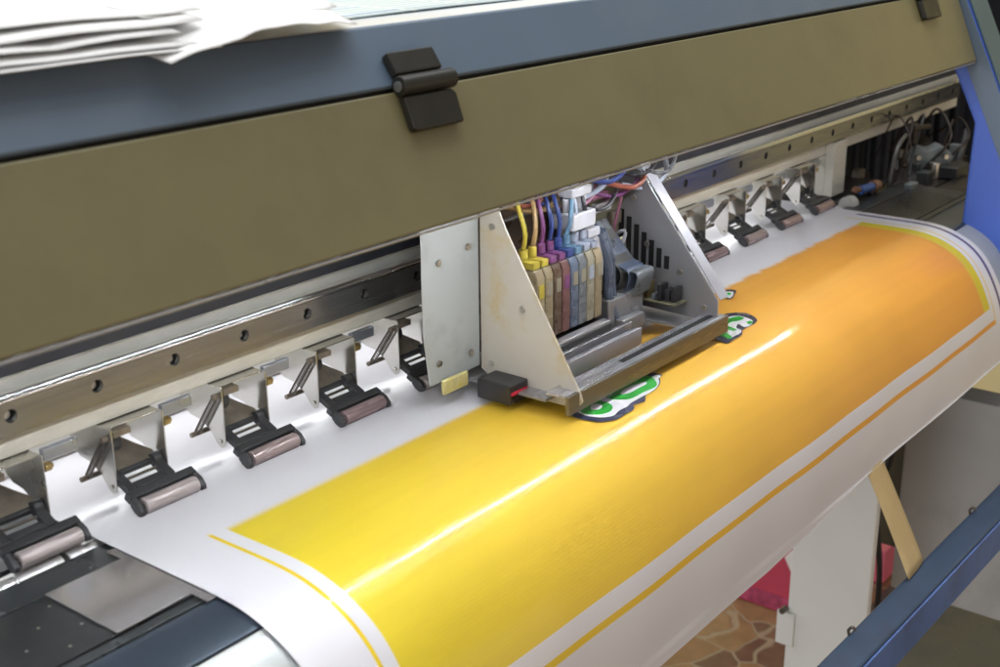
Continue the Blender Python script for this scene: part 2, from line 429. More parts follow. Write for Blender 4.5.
M['rubberworn'] = mat('pale_worn_rubber', (.56, .50, .50), .28, .3, .14, 60, .08, 900, .08, stretch=(.5, 6, 6))
M['rubberdark'] = mat('dark_mauve_rubber', (.36, .26, .27), .24, .35, .14, 60, .08, 900, .08, stretch=(.5, 6, 6))
for k in list(range(-2, 0)) + list(range(1, 11)):
    c_ = copy_tree(p0, P, (k * PITCH + random.uniform(-.0006, .0006), 0, 0))
    for ch in c_.children:
        if ch.name.startswith('rubber_roller') and k not in (0, 3, 6, 8):
            ch.material_slots[0].link = 'OBJECT'; ch.material_slots[0].material = M['rubberworn' if k in (-2, -1, 2) else 'rubberdark']
bm = BM(); box(bm, X0, 1.15, .0500, .0560, -.0420, -.0360)
lift = obj('lift_bar', bm, 'rod', P, .001)
for k in range(-3, 11):
    x = .1556 + PITCH * k
    bm = BM(); box(bm, x + .046, x + .071, .0075, .0118, -.0395, -.0315); obj('beam_spacer', bm, 'rod', P, .0008)
bm = BM(); box(bm, X0, 1.19, .0950, .0975, -.083, .10); obj('rear_guide', bm, 'whiteback', P)
bm = BM(); box(bm, 1.150, 1.186, -.0005, .0120, -.0835, -.014); box(bm, 1.150, 1.186, .0121, .045, -.0835, -.0318)
obj('beam_support', bm, 'beam', P, .0008)

# feed roller, platen, heater band and curved front apron
bm = BM(); cyl(bm, (X0, -.0215, -.0943), (X0 + .052, -.0215, -.0943), .0080, 24)
fr = obj('feed_roller', bm, 'grit', P, .0005)
for i in range(7, 30): copy_tree(fr, P, (.056 * i, 0, 0))
fr.location.x += .056 * 6
XA, XB = X0, 1.30
bm = BM(); box(bm, XA, XB, -.0300, -.0310, -.12, -.0875); box(bm, XA, XB, -.0135, -.0125, -.12, -.0875); box(bm, XA, XB, -.0310, -.0560, -.12, -.0872)
obj('feed_strip', bm, 'strip', P, .0006)
bm = BM(); box(bm, XA, XB, -.0120, .30, -.1, -.0873); obj('rear_platen', bm, 'platen', P)
def perforated():
    bm = BM(); box(bm, XA, XB, -.0575, -.1225, -.11, -.0874)
    return bm
pl = obj('platen', perforated(), 'platen', P, .0006)
st0 = None
for i in range(-6, 2):
    for j, y in enumerate((-.068, -.083, -.098, -.112)):
        x = .002 + i * .034 + (j % 2) * .017
        if x > .02: continue
        if st0 is None:
            bm = BM(); cyl(bm, (x, y, -.0890), (x, y, -.08725), .0013, 10, .0009); st0 = obj('vacuum_stud', bm, 'bolt', pl); sx, sy = x, y
        else: copy_tree(st0, pl, (x - sx, y - sy, 0))
bm = BM(); box(bm, XA, XB, -.1240, -.1322, -.11, -.0876); obj('platen_lip', bm, 'strip', P, .0008)
ap = offset_path(.0022, [p for p in PATH if p[0] < -.05])
sub = [(-.1338, -.0879)] + [p for p in ap if -.1715 < p[0] < -.136] + [(-.1715, z_at_y(-.1715) - .0024)]
bm = BM(); prism_x(bm, sub + [(-.1715, -.12), (-.1338, -.12)], XA, XB); obj('heater_band', bm, 'band', P, .0004)
sub = [(-.1730, z_at_y(-.1730) - .0024)] + [p for p in ap if p[0] < -.1745] 
last = sub[-1]; sub = sub + [(last[0], -.2345), (-.244, -.2395)]
bm = BM(); prism_x(bm, sub + [(-.15, -.2395), (-.15, -.12), (-.1730, -.12)], XA, XB); obj('front_apron', bm, 'apron', P, .0004)

# right end plate with its cut-out, bright blue with the LED light painted in
yz = [(-.1368, .0893), (-.168, .0273), (-.1662, -.0875), (-.1662, -.225), (-.245, -.225), (-.252, -.10), (-.247, -.045), (-.146, .165), (-.098, .265), (-.050, .265)]
bm = BM(); prism_x(bm, yz, 1.1500, 1.2050)
ep = obj('end_plate', bm, 'blue', P, .004, 3)
tag(ep, 'bright blue right end plate')
bm = BM()
d = Vector((0, -.101, .21)).normalized() * -1
a = Vector((0, -.247, -.045)); u = (Vector((0, -.098, .265)) - a); n_ = Vector((0, -u.z, u.y)).normalized()
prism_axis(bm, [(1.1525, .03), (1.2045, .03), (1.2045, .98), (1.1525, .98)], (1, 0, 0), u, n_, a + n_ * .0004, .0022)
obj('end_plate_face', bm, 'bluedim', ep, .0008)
bm = BM(); prism_axis(bm, [(.10, -.026), (.97, -.026), (.97, -.0008), (.10, -.0008)], u, n_, (-1, 0, 0), a + Vector((1.1497, 0, 0)), .0012)
obj('end_plate_shade', bm, 'cover', ep, .0006)  # darker strip paints the shaded front margin of the plate

# capping station seen through the end: gear pump, tubes, fittings
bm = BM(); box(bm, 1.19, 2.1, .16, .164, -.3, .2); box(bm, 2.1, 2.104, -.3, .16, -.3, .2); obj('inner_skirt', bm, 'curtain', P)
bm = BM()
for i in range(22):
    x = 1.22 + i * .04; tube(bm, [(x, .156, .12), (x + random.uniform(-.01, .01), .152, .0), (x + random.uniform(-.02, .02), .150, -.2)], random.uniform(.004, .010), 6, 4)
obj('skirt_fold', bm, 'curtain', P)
pump = empty('capping_pump', (1.41, -.02, -.12), P)
bm = BM()
oct_ = [(math.cos(a) * r, math.sin(a) * r) for a, r in ((math.pi * 2 * i / 24, .034 if (i // 2) % 3 else .027) for i in range(24))]
prism_axis(bm, oct_, (.55, -.83, 0), (0, 0, 1), (.83, .55, 0), (1.415, -.030, -.088), .030)
obj('gear_body', bm, 'pump', pump, .002)
bm = BM(); cyl(bm, (1.405, -.036, -.086), (1.415, -.030, -.086), .009, 16); obj('hub', bm, 'copper', pump)
for dy, dz in ((.018, .018), (-.020, .016), (.016, -.020), (-.018, -.019)):
    bm = BM(); cyl(bm, (1.410 + dy * .55, -.034 - dy * .83, -.088 + dz), (1.415 + dy * .55, -.030 - dy * .83, -.088 + dz), .0035, 8); obj('screw', bm, 'bolt', pump)
bm = BM(); cyl(bm, (1.44, -.014, -.088), (1.56, .05, -.088), .024, 20); obj('motor', bm, 'copper', pump, .002)
bm = BM()
tube(bm, [(1.285, -.03, -.11), (1.265, -.03, -.085), (1.272, -.03, -.055), (1.292, -.028, -.035), (1.330, -.022, -.029)], .0028, 8)
obj('drain_tube', bm, 'tubegrey', pump)
for q in ([(1.46, -.03, -.12), (1.52, -.03, -.10), (1.58, -.02, -.06)], [(1.45, -.06, -.13), (1.53, -.05, -.115), (1.62, -.03, -.10)], [(1.36, -.02, -.12), (1.42, -.05, -.14), (1.50, -.06, -.135)]):
    bm = BM(); tube(bm, q, .006, 8)
    obj('waste_tube', bm, 'tubeblk', pump)
bm = BM(); cyl(bm, (1.352, -.02, -.022), (1.372, -.02, -.025), .006, 14); cyl(bm, (1.372, -.02, -.025), (1.42, -.02, -.030), .0035, 14); cyl(bm, (1.362, -.02, -.022), (1.362, -.02, -.045), .005, 12)
obj('fitting', bm, 'copper', pump, .0006)
bm = BM(); box(bm, 1.20, 1.62, -.060, -.045, -.110, -.098); box(bm, 1.30, 1.44, -.10, -.066, -.112, -.096); box(bm, 1.46, 1.6, -.02, .04, -.135, -.10)
obj('wiper_frame', bm, 'copper', pump, .0015)
bm = BM(); box(bm, 1.40, 1.45, -.072, -.045, -.097, -.080); obj('cap_block', bm, 'cblack', pump, .002)
rnd2 = random.Random(9)
for i in range(14):
    bm = BM(); x = 1.24 + .027 * i; y = rnd2.uniform(-.06, .03); z = -.098
    h_ = rnd2.uniform(.008, .026)
    if i % 3: box(bm, x, x + rnd2.uniform(.010, .024), y, y + rnd2.uniform(.01, .02), z, z + h_)
    else: cyl(bm, (x, y, z), (x, y, z + h_), rnd2.uniform(.004, .008), 14)
    obj('mechanism_block', bm, rnd2.choice(['copper', 'cblack', 'bolt', 'tail', 'pump', 'strip']), pump, .0012)
for i in range(6):
    bm = BM(); x = 1.26 + .05 * i
    tube(bm, [(x, -.02, -.09), (x + .02, -.035 + rnd2.uniform(-.02, .02), -.05 + rnd2.uniform(-.02, .03)), (x + .06, -.01, -.03 + rnd2.uniform(-.02, .03)), (x + .10, .03, -.07)], rnd2.uniform(.0010, .0020), 8)
    obj('waste_tube', bm, rnd2.choice(['tubeblk', 'tubegrey', 'copper']), pump)
bm = BM(); cyl(bm, (1.166, -.030, -.074), (1.205, -.030, -.076), .0055, 14); obj('valve', bm, 'bluefit', pump, .0008)
bm = BM(); cyl(bm, (1.206, -.030, -.076), (1.222, -.030, -.077), .0075, 10); cyl(bm, (1.150, -.030, -.070), (1.165, -.030, -.073), .004, 10); obj('valve_cap', bm, 'redfit', pump, .0008)
bm = BM(); cyl(bm, (1.1310, -.0280, -.0870), (1.1490, -.0280, -.0870), .0105, 24); cyl(bm, (1.1490, -.0280, -.0870), (1.1560, -.0280, -.0870), .0065, 20); obj('end_bearing', bm, 'beamwhite', P, .002)

# LED tape under the cover that lights the print zone
bm = BM(); box(bm, -.30, 1.02, -.1582, -.1525, .0978, .0986)
led = obj('led_strip', bm, 'ledpcb', P)
bm = BM()
for i in range(77):
    x = -.285 + i * .0167
    box(bm, x, x + .0050, -.1576, -.1536, .0966, .0977)
obj('led_chip', bm, 'led', led)

# stand: white leg, grey side panel, navy take-up bar
bm = BM(); box(bm, 1.000, 1.012, -.1530, -.0485, -.95, -.25)
leg = obj('stand_leg', bm, 'whiteleg', P, .002)
tag(leg, 'off white painted stand leg')
bm = BM(); box(bm, .996, 1.0, -.060, -.036, -.640, -.592); obj('leg_bracket', bm, 'whiteleg', leg, .001)
bm = BM(); cyl(bm, (.988, -.046, -.588), (.9995, -.046, -.588), .004, 8); obj('leg_bolt', bm, 'spring', leg)
bm = BM(); box(bm, 1.152, 1.20, -.42, -.1250, -.600, -.313); obj('side_panel', bm, 'greyside', P, .002)
bm = BM(); box(bm, 1.215, 1.235, -.14, -.03, -.575, -.24); obj('gap_shade_board', bm, 'olive', P, .001)  # dark olive board paints the shade in the gap beside the leg
bm = BM(); tube(bm, [(1.14, -.105, -.25), (1.145, -.112, -.40), (1.14, -.098, -.47), (1.15, -.11, -.60), (1.15, -.105, -.80)], .004, 8); obj('power_cable', bm, 'tubeblk', P)
def bar_y(x, y): return y
bm = BM()
xa, xb = .30, 1.151
def zb(x, z): return z - .027 * (x - .52)
for (yy0, yy1, z0, z1, mm, nmn) in ((-.3200, -.290, -.366, -.3265, 'bar', 'take_up_bar'),):
    vs = box(bm, xa, xb, yy1, yy0, z0, z1)
    for v in vs: v.co.z = zb(v.co.x, v.co.z)
tb = obj('take_up_bar', bm, 'bar', P, .003, 3)
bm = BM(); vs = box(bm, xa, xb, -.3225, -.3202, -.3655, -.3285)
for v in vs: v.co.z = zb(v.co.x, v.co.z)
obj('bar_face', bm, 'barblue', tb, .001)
for x in (.585, .895):
    bm = BM(); z = zb(x, -.3265)
    tube(bm, [(x, -.2915, z - .001), (x, -.2905, z + .004), (x + .001, -.2935, z + .0075), (x + .001, -.2965, z + .005)], .0014, 6)
    obj('media_clip', bm, 'spring', tb)

# ----------------------------------------------------------------------------- the print carriage
C = empty('print_carriage', (.48, -.08, -.085))
tag(C, 'inkjet print carriage with coloured ink dampers between two slanted sheet metal sides', 'carriage')
bm = BM()
prism_axis(bm, [(.306, -.0640), (.366, -.0640), (.366, .080), (.300, .080), (.300, -.02)], (1, 0, 0), (0, 0, 1), (0, 1, 0), (0, -.0585, 0), .0016)
obj('side_flange', bm, 'cwhite', C, .0008, 2)
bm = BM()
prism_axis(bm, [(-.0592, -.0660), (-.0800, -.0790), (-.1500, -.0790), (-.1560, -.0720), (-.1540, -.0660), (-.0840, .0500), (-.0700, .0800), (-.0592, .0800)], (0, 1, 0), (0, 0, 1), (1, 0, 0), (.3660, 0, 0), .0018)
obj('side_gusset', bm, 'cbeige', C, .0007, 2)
bm = BM()
prism_axis(bm, [(-.0230, -.0680), (-.1480, -.0700), (-.1480, -.0500), (-.0460, .0800), (-.0230, .0800)], (0, 1, 0), (0, 0, 1), (1, 0, 0), (.5845, 0, 0), .0016)
rp = obj('side_plate', bm, 'cgrey', C, .0007, 2)
e0, e1 = Vector((0, -.1485, -.050)), Vector((0, -.0465, .080)); uu = (e1 - e0); nn = Vector((0, -uu.z, uu.y)).normalized()
bm = BM(); prism_axis(bm, [(.5865, .0), (.6010, .0), (.6010, 1.), (.5865, 1.)], (1, 0, 0), uu, nn, e0, .0014); obj('plate_flange', bm, 'clav', rp, .0006)
bm = BM(); box(bm, .5600, .5840, -.0310, -.0295, -.05, .08); obj('inner_rib', bm, 'clav', rp, .0006)
def ribbon(bm, yz, x0, x1, th=.0006):
    p = [(v.y, v.z) for v in smooth_path([(0, y, z) for y, z in yz], 6)]
    q = offset_path(th, p); prism_x(bm, p + list(reversed(q)), x0, x1)
for i in range(4):
    bm = BM(); ribbon(bm, [(-.070 - .007 * i, -.044), (-.074 - .007 * i, -.024), (-.060 - .006 * i, -.004 - .006 * i), (-.050 - .003 * i, .014 - .006 * i), (-.045, .010 - .008 * i)], .5290 + .002 * i, .5560 + .002 * i)
    obj('ribbon_cable', bm, ['dgrey', 'tubegrey', 'dblue', 'dgrey'][i], C)
bm = BM(); box(bm, .5640, .5835, -.1180, -.0360, -.0560, -.0545); bd = obj('head_board', bm, 'pcb', C, .0004)
rnd = random.Random(5)
for i in range(12):
    y = -.114 + .0064 * i; bm = BM(); w_ = rnd.uniform(.003, .0052); h_ = rnd.uniform(.004, .016)
    box(bm, .566 + rnd.uniform(0, .004), .576 + rnd.uniform(0, .006), y, y + w_, -.0544, -.0544 + h_); obj('component', bm, rnd.choice(['cgrey', 'cblack', 'tail', 'dgrey', 'clav', 'cblack', 'brass']), bd, .0006)
for (y, z) in ((-.040, .045), (-.060, .030), (-.075, -.010), (-.110, -.030), (-.135, -.058), (-.035, -.060)):
    bm = BM(); cyl(bm, (.5826, y, z), (.5844, y, z), .0026, 14); obj('screw', bm, 'bolt', rp, .0004)
bm = BM()
for k in range(7): box(bm, .5838, .5844, -.098 + k * .008, -.093 + k * .008, -.030, -.030 + .006 * k + .012)
obj('vent_slot', bm, 'cslot', rp)
for i in range(9):
    bm = BM(); x = .500 + i * .0085; z = rnd.uniform(-.01, .04)
    tube(bm, [(x, -.045, z), (x + rnd.uniform(-.01, .01), -.060 - rnd.uniform(0, .02), z + rnd.uniform(-.012, .01)), (x + rnd.uniform(-.015, .02), -.052, z - .03), (x + rnd.uniform(-.01, .02), -.060, -.052)], rnd.uniform(.0009, .0016), 6)
    obj('wire', bm, rnd.choice(['ck', 'cl', 'wire', 'cr', 'cb', 'dgrey', 'cp', 'tubegrey']), C)
for (y, z) in ((-.072, .050), (-.070, -.060), (-.135, -.066), (-.100, -.010)):
    bm = BM(); cyl(bm, (.3648, y, z), (.3662, y, z), .0027, 14); obj('screw', bm, 'bolt', C, .0004)
for (x, z) in ((.318, .030), (.354, -.050), (.316, -.048), (.352, .035)):
    bm = BM(); cyl(bm, (x, -.0588, z), (x, -.0602, z), .0026, 14); obj('screw', bm, 'bolt', C, .0004)
# base frame with front lip and head rails
bm = BM(); box(bm, .352, .5960, -.1530, -.1500, -.0800, -.0648); fl = obj('front_lip', bm, 'cgold', C, .0006)
bm = BM(); box(bm, .352, .5960, -.1499, -.1320, -.0672, -.0650)
obj('front_rail', bm, 'csilver', C, .0005)
bm = BM(); box(bm, .440, .594, -.1440, -.1395, -.0649, -.0642); obj('rail_slot', bm, 'cslot', fl)
bm = BM(); box(bm, .352, .492, -.1190, -.0600, -.0735, -.0710); box(bm, .560, .600, -.1319, -.0600, -.0735, -.0710); box(bm, .352, .600, -.0599, -.024, -.0735, -.0710)
box(bm, .352, .400, -.1319, -.1191, -.0735, -.0710)
obj('base_plate', bm, 'cgrey', C, .0006)
for (y0, y1, z1, mm) in ((-.1235, -.1190, -.0560, 'csilver'), (-.1185, -.1140, -.0600, 'cslot'), (-.1135, -.1100, -.0530, 'csilver')):
    bm = BM(); box(bm, .368, .500, y0, y1, -.0709, z1); obj('head_rail', bm, mm, C, .0005)
bm = BM(); box(bm, .395, .478, -.1095, -.0620, -.0709, -.0480); hb = obj('head_housing', bm, 'cblack', C, .0015)
bm = BM(); box(bm, .398, .475, -.1090, -.1010, -.0479, -.0455); obj('housing_cap', bm, 'csilver', hb, .0006)
bm = BM(); box(bm, .500, .556, -.0900, -.0500, -.0709, -.0400); box(bm, .510, .545, -.0990, -.0901, -.0709, -.0580); obj('print_head', bm, 'cgrey', C, .0015)
bm = BM(); box(bm, .342, .3655, -.1060, -.0740, -.0800, -.0640); sb = obj('sensor_block', bm, 'cblack', C, .0015)
bm = BM(); box(bm, .3435, .3630, -.1069, -.1061, -.0720, -.0695); obj('red_tag', bm, 'redtag', sb)
bm = BM(); box(bm, .316, .345, -.0640, -.0600, -.0730, -.0610)
obj('yellow_pad', bm, 'padyellow', C, .0015, 3)  # small pale yellow pad below the flange, mottled deeper yellow
bm = BM(); box(bm, .3680, .3740, -.1500, -.1200, -.0795, -.0700); obj('yellow_pad', bm, 'padyellow', C, .002)
# ink dampers in a row
cols = [('dtan', 'cy'), ('dtan', 'cy'), ('dbrown', 'cm'), ('dred', 'cm'), ('dblue', 'cb'), ('dgrey', 'cc'), ('dpale', 'cl'), ('dtan', 'cl')]
for i, (body, cap) in enumerate(cols):
    x = .3860 + i * .0114
    dm = empty('ink_damper', (x, -.09, -.045), C)
    bm = BM(); prism_x(bm, [(-.0990, -.0440), (-.0990, .0080), (-.0960, .0140), (-.0640, .0140), (-.0620, .0080), (-.0620, -.0300), (-.0700, -.0440)], x, x + .0102); obj('damper_body', bm, body, dm, .0012)
    bm = BM(); prism_axis(bm, [(-.0965, -.036), (-.0965, .004), (-.0675, .004), (-.0675, -.026)], (0, 1, 0), (0, 0, 1), (-1, 0, 0), (x - .0001, 0, 0), .0006); obj('damper_film', bm, 'dpale' if i % 2 else body, dm)
    bm = BM(); box(bm, x + .001, x + .0092, -.0950, -.0690, .0141, .0200); cyl(bm, (x + .0051, -.082, .0200), (x + .0051, -.082, .0285), .0036, 12); obj('damper_cap', bm, cap, dm, .001)
    bm = BM()
    for q in range(3): box(bm, x + .0012, x + .0090, -.0996, -.09905, -.034 + q * .013, -.026 + q * .013)
    obj('damper_rib', bm, body, dm, .0003)
    bm = BM(); box(bm, x + .0020, x + .0082, -.0999, -.09965, -.0080, .0030); obj('damper_label', bm, 'dpale' if i % 3 else cap, dm)
    tc = ['cy', 'co', 'cm', 'cb', 'cb', 'cc', 'cl', 'ck'][i]
    bm = BM(); k = random.uniform(-.008, .008)
    tube(bm, [(x + .0051, -.082, .0270), (x + .0055 + k * .3, -.085, .042), (x + .012 + k, -.078, .060), (x + .030 + k, -.055, .078), (x + .05, -.02, .090)], .0019, 8)
    obj('ink_tube', bm, tc, dm)
# tube clamp, connectors, back plate with circuit board
bm = BM(); box(bm, .3700, .5900, -.0300, -.0285, -.0700, .0900); obj('back_plate', bm, 'dbrown', C, .0006)
bm = BM(); box(bm, .4900, .5880, -.0440, -.0425, -.0560, .0420); pb = obj('circuit_board', bm, 'pcb', C, .0004)
for (x0, x1, z0, z1, mm) in ((.500, .530, .018, .034, 'cblack'), (.540, .565, .022, .030, 'wire'), (.505, .520, -.040, -.028, 'cblack'), (.535, .580, -.046, -.030, 'dbrown'), (.566, .582, .006, .018, 'tail'), (.535, .56, .034, .04, 'cp')):
    bm = BM(); box(bm, x0, x1, -.0490, -.0441, z0, z1); obj('chip', bm, mm, pb, .0006)
bm = BM(); box(bm, .492, .587, -.0500, -.0492, -.0190, -.0070); ls = obj('label_strip', bm, 'label', C)
for i, mm in enumerate(['cp', 'redtag', 'redtag', 'cm', 'cc', 'bluefit', 'cc', 'dgrey', 'cy', 'dbrown', 'dtan']):
    bm = BM(); box(bm, .4940 + i * .0083, .5005 + i * .0083, -.0506, -.05005, -.0165, -.0090); obj('colour_patch', bm, mm, ls)
bm = BM(); box(bm, .485, .5005, -.0845, -.0800, -.0180, .0180); box(bm, .478, .495, -.0840, -.0700, .0181, .0260); obj('tube_clip', bm, 'wire', C, .0015)
bm = BM(); box(bm, .450, .482, -.0880, -.0660, .0300, .0440)
for q in range(4): cyl(bm, (.4545 + q * .0078, -.077, .0440), (.4545 + q * .0078, -.077, .0560), .0030, 12)
box(bm, .452, .480, -.0850, -.0700, .0561, .0640); obj('tube_manifold', bm, 'wire', C, .0016, 3)
for i, (mm, z) in enumerate((('cr', .066), ('co', .058), ('cb', .060), ('ck', .052), ('cp', .050), ('cl', .056), ('ck', .044), ('cb', .064), ('cm', .048), ('cr', .054), ('ck', .061), ('cl', .046), ('dgrey', .058))):
    bm = BM(); x = .380 + i * .0165
    tube(bm, [(x, -.06, z), (x + .03, -.075 + .004 * (i % 3), z - .008), (x + .065, -.066, z - .002), (x + .09, -.05, z + .012)], .0024 if i % 2 else .0017, 8); obj('supply_tube', bm, mm, C)
bm = BM(); tube(bm, [(.495, -.083, .020), (.503, -.086, -.005), (.507, -.085, -.035), (.515, -.088, -.062)], .0042, 8); obj('head_cable', bm, 'dblue', C); bm = BM(); tube(bm, [(.503, -.080, .020), (.512, -.083, -.005), (.517, -.082, -.035), (.525, -.085, -.062)], .0038, 8)
obj('head_cable', bm, 'dblue', C)
bm = BM(); box(bm, .372, .590, -.052, -.049, .0620, .0680); box(bm, .372, .45, -.068, -.064, .0480, .0505); obj('cable_tray', bm, 'tubegrey', C, .0008)

# ----------------------------------------------------------------------------- the printed vinyl banner
def vinyl_material():
    m, t, b = nt('printed_banner_vinyl')
    N, L = t.nodes, t.links
    uv = N.new('ShaderNodeUVMap'); uv.uv_map = 'sheet'
    sp = N.new('ShaderNodeSeparateXYZ'); L.new(uv.outputs['UV'], sp.inputs['Vector'])
    U, V = sp.outputs['X'], sp.outputs['Y']
    def mth(op, a, b2=None):
        n = N.new('ShaderNodeMath'); n.operation = op
        for i, v in enumerate((a, b2)):
            if v is None: continue
            if isinstance(v, (int, float)): n.inputs[i].default_value = v
            else: L.new(v, n.inputs[i])
        return n.outputs[0]
    def step(v, at, soft):                       # 0 below, 1 above
        n = N.new('ShaderNodeMapRange'); n.interpolation_type = 'SMOOTHSTEP'
        L.new(v, n.inputs['Value'])
        n.inputs['From Min'].default_value = at - soft; n.inputs['From Max'].default_value = at + soft
        return n.outputs['Result']
    def span(v, a, b2, s=.0004, s2=None): return mth('MULTIPLY', step(v, a, s), mth('SUBTRACT', 1., step(v, b2, s2 or s)))
    def noise(sx, sy, sc, det=3):
        mp = N.new('ShaderNodeMapping'); mp.inputs['Scale'].default_value = (sx, sy, 1); L.new(uv.outputs['UV'], mp.inputs['Vector'])
        n = N.new('ShaderNodeTexNoise'); n.inputs['Scale'].default_value = sc; n.inputs['Detail'].default_value = det
        L.new(mp.outputs['Vector'], n.inputs['Vector']); return n.outputs['Fac']
    vp = arc_at_y(-.0800); vend = arc_at_z(-.1625); vl0, vl1 = arc_at_z(-.1768), arc_at_z(-.1822)
    # the newest edge is still being laid down: ragged and faint
    rag = mth('MULTIPLY', mth('SUBTRACT', noise(1, .12, 120), .5), mth('MULTIPLY', step(U, .62, .25), .012))
    V2 = mth('ADD', V, rag)
    fresh = step(V2, vp, .0045)
    field = mth('MULTIPLY', mth('MULTIPLY', span(U, .0868, 1.0425, .0006, .0030), fresh), mth('SUBTRACT', 1., step(V, vend, .0004)))
    strip = mth('MULTIPLY', mth('MULTIPLY', span(U, 1.0395, 1.0582, .004, .0005), step(V, vp, .002)), mth('SUBTRACT', 1., step(V, vend, .0004)))
    left = mth('MULTIPLY', span(U, .0735, .0765), span(V, vp - .003, vl1, .003, .0003))
    bottom = mth('MULTIPLY', span(V, vl0, vl1, .0003), span(U, .0735, 1.0705))
    right = mth('MULTIPLY', span(U, 1.0660, 1.0705), span(V, arc_at_y(-.055), vl1, .002, .0003))
    navy = mth('MULTIPLY', span(U, 1.0872, 1.0935), step(V, arc_at_y(-.060), .003))
    def mix(f, a, c):
        n = N.new('ShaderNodeMix'); n.data_type = 'RGBA'; L.new(f, n.inputs['Factor'])
        if isinstance(a, tuple): n.inputs['A'].default_value = (*a, 1)
        else: L.new(a, n.inputs['A'])
        if isinstance(c, tuple): n.inputs['B'].default_value = (*c, 1)
        else: L.new(c, n.inputs['B'])
        return n.outputs['Result']
    ramp = N.new('ShaderNodeValToRGB'); L.new(U, ramp.inputs['Fac'])
    e = ramp.color_ramp.elements
    e[0].position = .06; e[0].color = (.87, .69, .035, 1)
    e[1].position = 1.0; e[1].color = (.86, .36, .042, 1)
    for p, c in ((.25, (.88, .605, .050)), (.45, (.88, .52, .060)), (.70, (.87, .43, .064))):
        k = e.new(p); k.color = (*c, 1)
    cloud = N.new('ShaderNodeMapRange'); L.new(noise(1, 1, 5, 2), cloud.inputs['Value'])
    cloud.inputs['From Min'].default_value = .3; cloud.inputs['From Max'].default_value = .7; cloud.inputs['To Min'].default_value = .93; cloud.inputs['To Max'].default_value = 1.05
    mu = N.new('ShaderNodeMix'); mu.data_type = 'RGBA'; mu.blend_type = 'MULTIPLY'; mu.inputs['Factor'].default_value = 1
    L.new(ramp.outputs['Color'], mu.inputs['A']); L.new(cloud.outputs['Result'], mu.inputs['B'])
    bnd = N.new('ShaderNodeMapRange'); L.new(noise(.03, 1, 85, 3), bnd.inputs['Value'])
    bnd.inputs['From Min'].default_value = .3; bnd.inputs['From Max'].default_value = .7; bnd.inputs['To Min'].default_value = .975; bnd.inputs['To Max'].default_value = 1.018
    mu0 = mu; mu = N.new('ShaderNodeMix'); mu.data_type = 'RGBA'; mu.blend_type = 'MULTIPLY'; mu.inputs['Factor'].default_value = 1
    L.new(mu0.outputs['Result'], mu.inputs['A']); L.new(bnd.outputs['Result'], mu.inputs['B'])
    c = mix(field, (.81, .805, .855), mu.outputs['Result'])
    c = mix(strip, c, (.74, .60, .018))
    c = mix(left, c, (.84, .62, .015)); c = mix(bottom, c, ramp.outputs['Color'])
    c = mix(mth('MULTIPLY', right, .8), c, (.84, .62, .30)); c = mix(navy, c, (.10, .075, .22))
    L.new(c, b.inputs['Base Color'])
    b.inputs['Roughness'].default_value = .62; b.inputs['Specular IOR Level'].default_value = .22
    b.inputs['Coat Weight'].default_value = .65; b.inputs['Coat Roughness'].default_value = .085
    # scrim threads telegraph through the vinyl, running with the machine's length
    w = N.new('ShaderNodeTexWave'); w.wave_type = 'BANDS'; w.bands_direction = 'Y'; w.inputs['Scale'].default_value = 1.; w.inputs['Distortion'].default_value = .6
    mp = N.new('ShaderNodeMapping'); mp.inputs['Scale'].default_value = (14, 115, 1); L.new(uv.outputs['UV'], mp.inputs['Vector']); L.new(mp.outputs['Vector'], w.inputs['Vector'])
    h = mth('ADD', mth('MULTIPLY', w.outputs['Fac'], .6), mth('MULTIPLY', noise(1, 4, 14, 3), 2.2))
    bp = N.new('ShaderNodeBump'); bp.inputs['Strength'].default_value = .085; bp.inputs['Distance'].default_value = .0004
    L.new(h, bp.inputs['Height']); L.new(bp.outputs['Normal'], b.inputs['Normal'])
    b2 = N.new('ShaderNodeBump'); b2.inputs['Strength'].default_value = .10; b2.inputs['Distance'].default_value = .0006
    L.new(mth('ADD', mth('MULTIPLY', w.outputs['Fac'], .22), mth('MULTIPLY', noise(.5, 1.4, 30, 4), 1.)), b2.inputs['Height']); L.new(b2.outputs['Normal'], b.inputs['Coat Normal'])
    cr = N.new('ShaderNodeMapRange'); L.new(noise(1, 1, 9, 5), cr.inputs['Value'])
    cr.inputs['From Min'].default_value = .3; cr.inputs['From Max'].default_value = .7; cr.inputs['To Min'].default_value = .085; cr.inputs['To Max'].default_value = .17
    L.new(cr.outputs['Result'], b.inputs['Coat Roughness'])
    return m
M['vinyl'] = vinyl_material()

def banner():
    bm = BM(); lay = bm.loops.layers.uv.new('sheet')
    ny = len(PATH); nx = 150; xa, xb = .030, 1.1045
    rows = []
    for i in range(nx + 1):
        x = lerp(xa, xb, i / nx); col = []
        for (y, z), s in zip(PATH, ARC):
            w = max(0., min(1., (s - arc_at_y(-.13)) / .09))          # tension ripple grows down the drop
            lift_ = .0006 * math.sin(x * 21 + 1.3) * w + .0004 * math.sin(x * 47 + s * 30) * w
            col.append((bm.verts.new((x, y - lift_ * .8, z)), (x, s)))
        # free leading edge: hangs a little lower on the left and flicks outwards
        low = lerp(.0125, .0005, max(0, min(1, (x - .50) / .18))); z0 = PATH[-1][1]; s0 = ARC[-1]
        for k in range(1, 5):
            t = k / 4
            col.append((bm.verts.new((x, PATH[-1][0] - .0006 - .0006 * t * t - .0006 * math.sin(x * 21 + 1.3), z0 - low * t)), (x, s0 + low * t)))
        rows.append(col)
    for a, b in zip(rows, rows[1:]):
        for k in range(len(a) - 1):
            q = [a[k], b[k], b[k + 1], a[k + 1]]
            f = bm.faces.new([v for v, _ in q])
            for lp, (_, t) in zip(f.loops, q): lp[lay].uv = t
    return bm
bm = banner()
